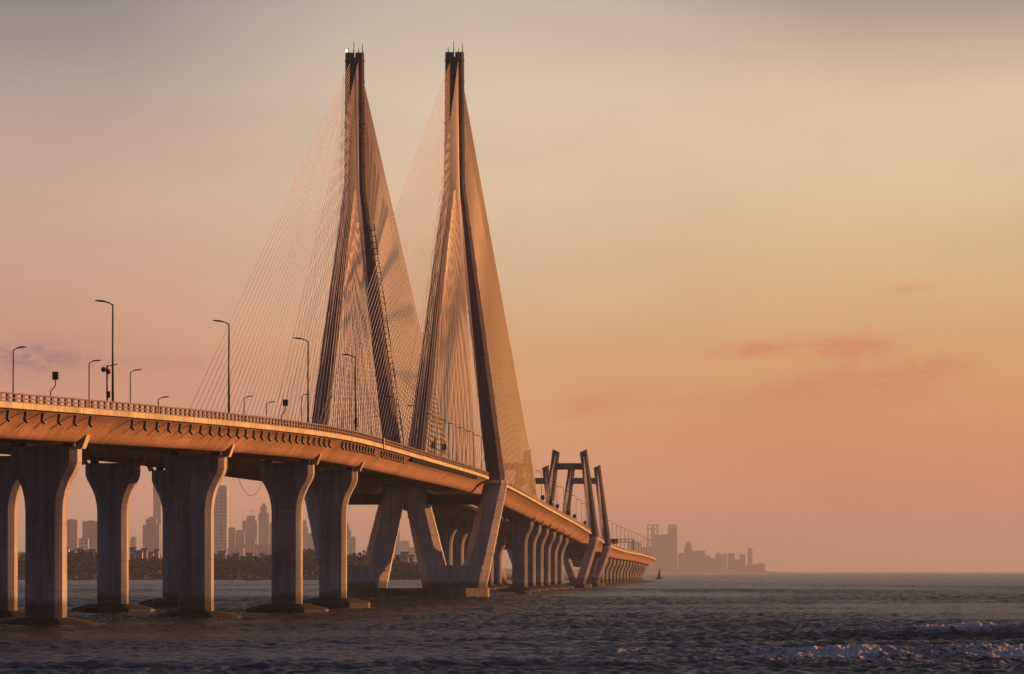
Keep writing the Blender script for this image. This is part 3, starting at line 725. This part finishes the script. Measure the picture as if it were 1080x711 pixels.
# low rocks at the foot of the portal towers
for i, (px, py, w) in enumerate([(552, 627, 3.0), (590, 622, 3.4), (651, 611.0, 13), (612, 617, 5)]):
    Y = F * HC / (py - HZ); x = (px - 540) * Y / F; k = MB(); R = random.Random(i)
    rings = []
    for j in range(6):
        f = j / 5; rr = w * (1 - f ** 1.6 * .75); rings.append([(x + rr * math.cos(a) * R.uniform(.8, 1.15), Y + rr * math.sin(a) * R.uniform(.8, 1.15), -1 + (w * .42 + 1) * f) for a in [6.283 * q / 11 for q in range(11)]])
    k.loft(rings); prop(fix_normals(k.build('rock', M['rock'], None, (x, Y, 0))), ['small rock near the first pier past the tall towers', 'small rock near the middle of the close pier row', 'wide rounded rock at the foot of the hazy piers', 'rock below the nearer portal tower'][i], 'rock', 'rocks at the waterline')

# ------------------------------------------------------------------ air
hz = MB(); hz.box((0, 8000, 120), (60000, 80000, 246)); 
hm = bpy.data.materials.new('haze air'); hm.use_nodes = True; nt = hm.node_tree; nt.nodes.remove(nt.nodes['Principled BSDF'])
pv = nt.nodes.new('ShaderNodeVolumePrincipled'); pv.inputs['Density'].default_value = 4.6e-5; pv.inputs['Color'].default_value = (.60, .74, 1.0, 1); pv.inputs['Anisotropy'].default_value = .3
nt.links.new(pv.outputs[0], nt.nodes['Material Output'].inputs['Volume'])
HAZE = prop(hz.build('haze', hm), None, None, None, 'stuff')
HAZE['label'] = 'thin warm sea haze over the bay'

# ------------------------------------------------------------------ sky and sun
EL, AZ = math.radians(6.5), math.radians(60)      # azimuth from the view direction towards the right
W = bpy.data.worlds.new('World'); S.world = W; W.use_nodes = True; nt = W.node_tree; nt.nodes.clear()
out = nt.nodes.new('ShaderNodeOutputWorld')
tc = nt.nodes.new('ShaderNodeTexCoord'); sp = nt.nodes.new('ShaderNodeSeparateXYZ'); nt.links.new(tc.outputs['Generated'], sp.inputs[0])
elr = math_(nt, 'ARCSINE', sp.outputs[2]); azr = math_(nt, 'ARCTAN2', sp.outputs[0], sp.outputs[1])
el = math_(nt, 'MULTIPLY', elr, 180 / math.pi); az = math_(nt, 'MULTIPLY', azr, 180 / math.pi)
te = math_(nt, 'POWER', math_(nt, 'DIVIDE', math_(nt, 'MAXIMUM', el, 0.0), 90.0), .5)
def lin(c): return tuple(((v / 255) / 12.92 if v / 255 <= .04045 else ((v / 255 + .055) / 1.055) ** 2.4) for v in c)
def te_of_row(y): return math.sqrt(max(0, math.degrees((HZ - y) / F)) / 90)
hi = [(math.sqrt(9.5 / 90), lin((132, 124, 126))), (math.sqrt(13 / 90), lin((82, 87, 101))), (math.sqrt(26 / 90), lin((66, 74, 92))), (math.sqrt(50 / 90), lin((52, 61, 80))), (1.0, lin((44, 54, 80)))]
def sky_ramp(rows): return ramp(nt, te, [(te_of_row(y), lin(c)) for y, c in sorted(rows, key=lambda q: -q[0])] + hi)
left = sky_ramp([(602, (210, 158, 136)), (540, (215, 158, 131)), (460, (212, 153, 126)), (380, (208, 151, 124)), (300, (207, 161, 137)), (200, (201, 168, 148)), (100, (180, 160, 147)), (0, (140, 131, 129))])
cent = sky_ramp([(602, (200, 142, 118)), (540, (212, 146, 112)), (460, (214, 154, 113)), (380, (211, 161, 117)), (300, (211, 176, 140)), (200, (215, 189, 158)), (100, (213, 192, 168)), (0, (198, 179, 163))])
right = sky_ramp([(602, (176, 126, 113)), (540, (200, 132, 105)), (460, (209, 140, 101)), (380, (208, 158, 110)), (300, (210, 171, 128)), (200, (215, 189, 151)), (100, (214, 190, 159)), (0, (162, 144, 136))])
f1 = nd(nt, 'ShaderNodeMapRange', interpolation_type='SMOOTHSTEP'); nt.links.new(az, f1.inputs[0]); f1.inputs[1].default_value = -5.6; f1.inputs[2].default_value = -.4
f2 = nd(nt, 'ShaderNodeMapRange', interpolation_type='SMOOTHSTEP'); nt.links.new(az, f2.inputs[0]); f2.inputs[1].default_value = -.5; f2.inputs[2].default_value = 4.4
sky = mixc(nt, f2.outputs[0], mixc(nt, f1.outputs[0], left, cent), right)
# thin clouds low over the horizon, broken up by noise in the direction of view
mp = nd(nt, 'ShaderNodeCombineXYZ'); nt.links.new(math_(nt, 'MULTIPLY', az, 1.0), mp.inputs[0]); nt.links.new(math_(nt, 'MULTIPLY', el, 2.4), mp.inputs[1])
nz = nd(nt, 'ShaderNodeTexNoise', Scale=3.2, Detail=9.0, Roughness=.66, Distortion=1.2); nt.links.new(mp.outputs[0], nz.inputs['Vector'])
nz2 = nd(nt, 'ShaderNodeTexNoise', Scale=.35, Detail=4.0, Roughness=.5); nt.links.new(mp.outputs[0], nz2.inputs['Vector'])
def blob(px, py, w, h, k, tilt=0):
    a0, e0 = math.degrees((px - 540) / F), math.degrees((HZ - py) / F); wa, we = math.degrees(w / F), math.degrees(h / F)
    da = math_(nt, 'DIVIDE', math_(nt, 'SUBTRACT', az, a0), wa); de = math_(nt, 'DIVIDE', math_(nt, 'SUBTRACT', math_(nt, 'SUBTRACT', el, e0), math_(nt, 'MULTIPLY', math_(nt, 'SUBTRACT', az, a0), tilt)), we)
    r2 = math_(nt, 'ADD', math_(nt, 'POWER', math_(nt, 'ABSOLUTE', da), 2.0), math_(nt, 'POWER', math_(nt, 'ABSOLUTE', de), 2.0))
    return math_(nt, 'MULTIPLY', math_(nt, 'POWER', 2.718, math_(nt, 'MULTIPLY', r2, -1.0)), k)
def total(bs):
    s = bs[0]
    for b in bs[1:]: s = math_(nt, 'ADD', s, b)
    return s
cl = math_(nt, 'MULTIPLY', total([blob(795, 369, 42, 8, .95, .12), blob(892, 367, 50, 12, 1.1, .05), blob(866, 404, 58, 14, .85, .16), blob(968, 396, 52, 16, 1.0, .2), blob(620, 428, 42, 12, .6, .1), blob(960, 305, 24, 4, .35), blob(900, 425, 130, 14, .4), blob(720, 425, 70, 5, .2)]), 1.35)
cm = math_(nt, 'MULTIPLY', cl, math_(nt, 'ADD', .55, math_(nt, 'MULTIPLY', math_(nt, 'SUBTRACT', nz.outputs[0], .44), 3.2)), True)
sky = mixc(nt, math_(nt, 'MULTIPLY', cm, 1.0), sky, lin((205, 136, 101)))
cl2 = total([blob(38, 376, 50, 15, 1.3), blob(160, 384, 60, 8, .35), blob(0, 400, 60, 12, .4)])
cm2 = math_(nt, 'MULTIPLY', cl2, math_(nt, 'MULTIPLY', math_(nt, 'SUBTRACT', nz.outputs[0], .3), 3.0, True), True)
sky = mixc(nt, math_(nt, 'MULTIPLY', cm2, .9), sky, lin((160, 121, 122)))
# broad unevenness
sky = mixc(nt, 1.0, sky, ramp(nt, nz2.outputs[0], [(.3, .95), (.7, 1.04)]), 'MULTIPLY')
# away from the sunset the sky is dusk dark
da = math_(nt, 'ABSOLUTE', math_(nt, 'SUBTRACT', az, 25.0))
fo = nd(nt, 'ShaderNodeMapRange', interpolation_type='SMOOTHSTEP'); nt.links.new(da, fo.inputs[0]); fo.inputs[1].default_value = 22; fo.inputs[2].default_value = 70; fo.inputs[3].default_value = 0; fo.inputs[4].default_value = 1
sky = mixc(nt, fo.outputs[0], sky, mixc(nt, te, lin((84, 88, 110)), lin((55, 63, 88))))
bg1 = nt.nodes.new('ShaderNodeBackground'); nt.links.new(sky, bg1.inputs[0]); bg1.inputs[1].default_value = .745
nk = nt.nodes.new('ShaderNodeTexSky'); nk.sky_type = 'NISHITA'; nk.sun_disc = False; nk.sun_elevation = EL; nk.sun_rotation = AZ; nk.dust_density = 3; nk.air_density = 1.5
bg2 = nt.nodes.new('ShaderNodeBackground'); nt.links.new(nk.outputs[0], bg2.inputs[0]); bg2.inputs[1].default_value = .05
mx = nt.nodes.new('ShaderNodeMixShader'); mx.inputs[0].default_value = .03
nt.links.new(bg1.outputs[0], mx.inputs[1]); nt.links.new(bg2.outputs[0], mx.inputs[2]); nt.links.new(mx.outputs[0], out.inputs[0])

sd = bpy.data.lights.new('sun', 'SUN'); sd.energy = 5.0; sd.angle = math.radians(.6); sd.color = (1, .40, .13)
so = bpy.data.objects.new('sun', sd); COL.objects.link(so)
sv = Vector((math.sin(AZ) * math.cos(EL), math.cos(AZ) * math.cos(EL), math.sin(EL))); so.rotation_euler = sv.to_track_quat('Z', 'Y').to_euler(); so.location = (300, 300, 300)

# ------------------------------------------------------------------ camera and render settings
cd = bpy.data.cameras.new('camera'); co = bpy.data.objects.new('camera', cd); COL.objects.link(co); S.camera = co
co.location = (0, 0, HC); co.rotation_euler = (math.pi / 2, 0, 0)
cd.sensor_fit = 'HORIZONTAL'; cd.sensor_width = 36; cd.lens = F / 1080 * 36; cd.shift_y = (HZ - 355.5) / 1080
cd.dof.use_dof = True; cd.dof.focus_distance = 1150; cd.dof.aperture_fstop = 2.2
cd.clip_start = .5; cd.clip_end = 90000
S.view_settings.view_transform = 'Standard'; S.view_settings.look = 'None'; S.view_settings.exposure = .6; S.view_settings.gamma = 1
c = S.cycles
c.use_denoising = True; c.denoiser = 'OPENIMAGEDENOISE'; c.max_bounces = 5; c.diffuse_bounces = 3; c.glossy_bounces = 3; c.volume_bounces = 0
c.caustics_reflective = False; c.caustics_refractive = False; c.sample_clamp_indirect = 4
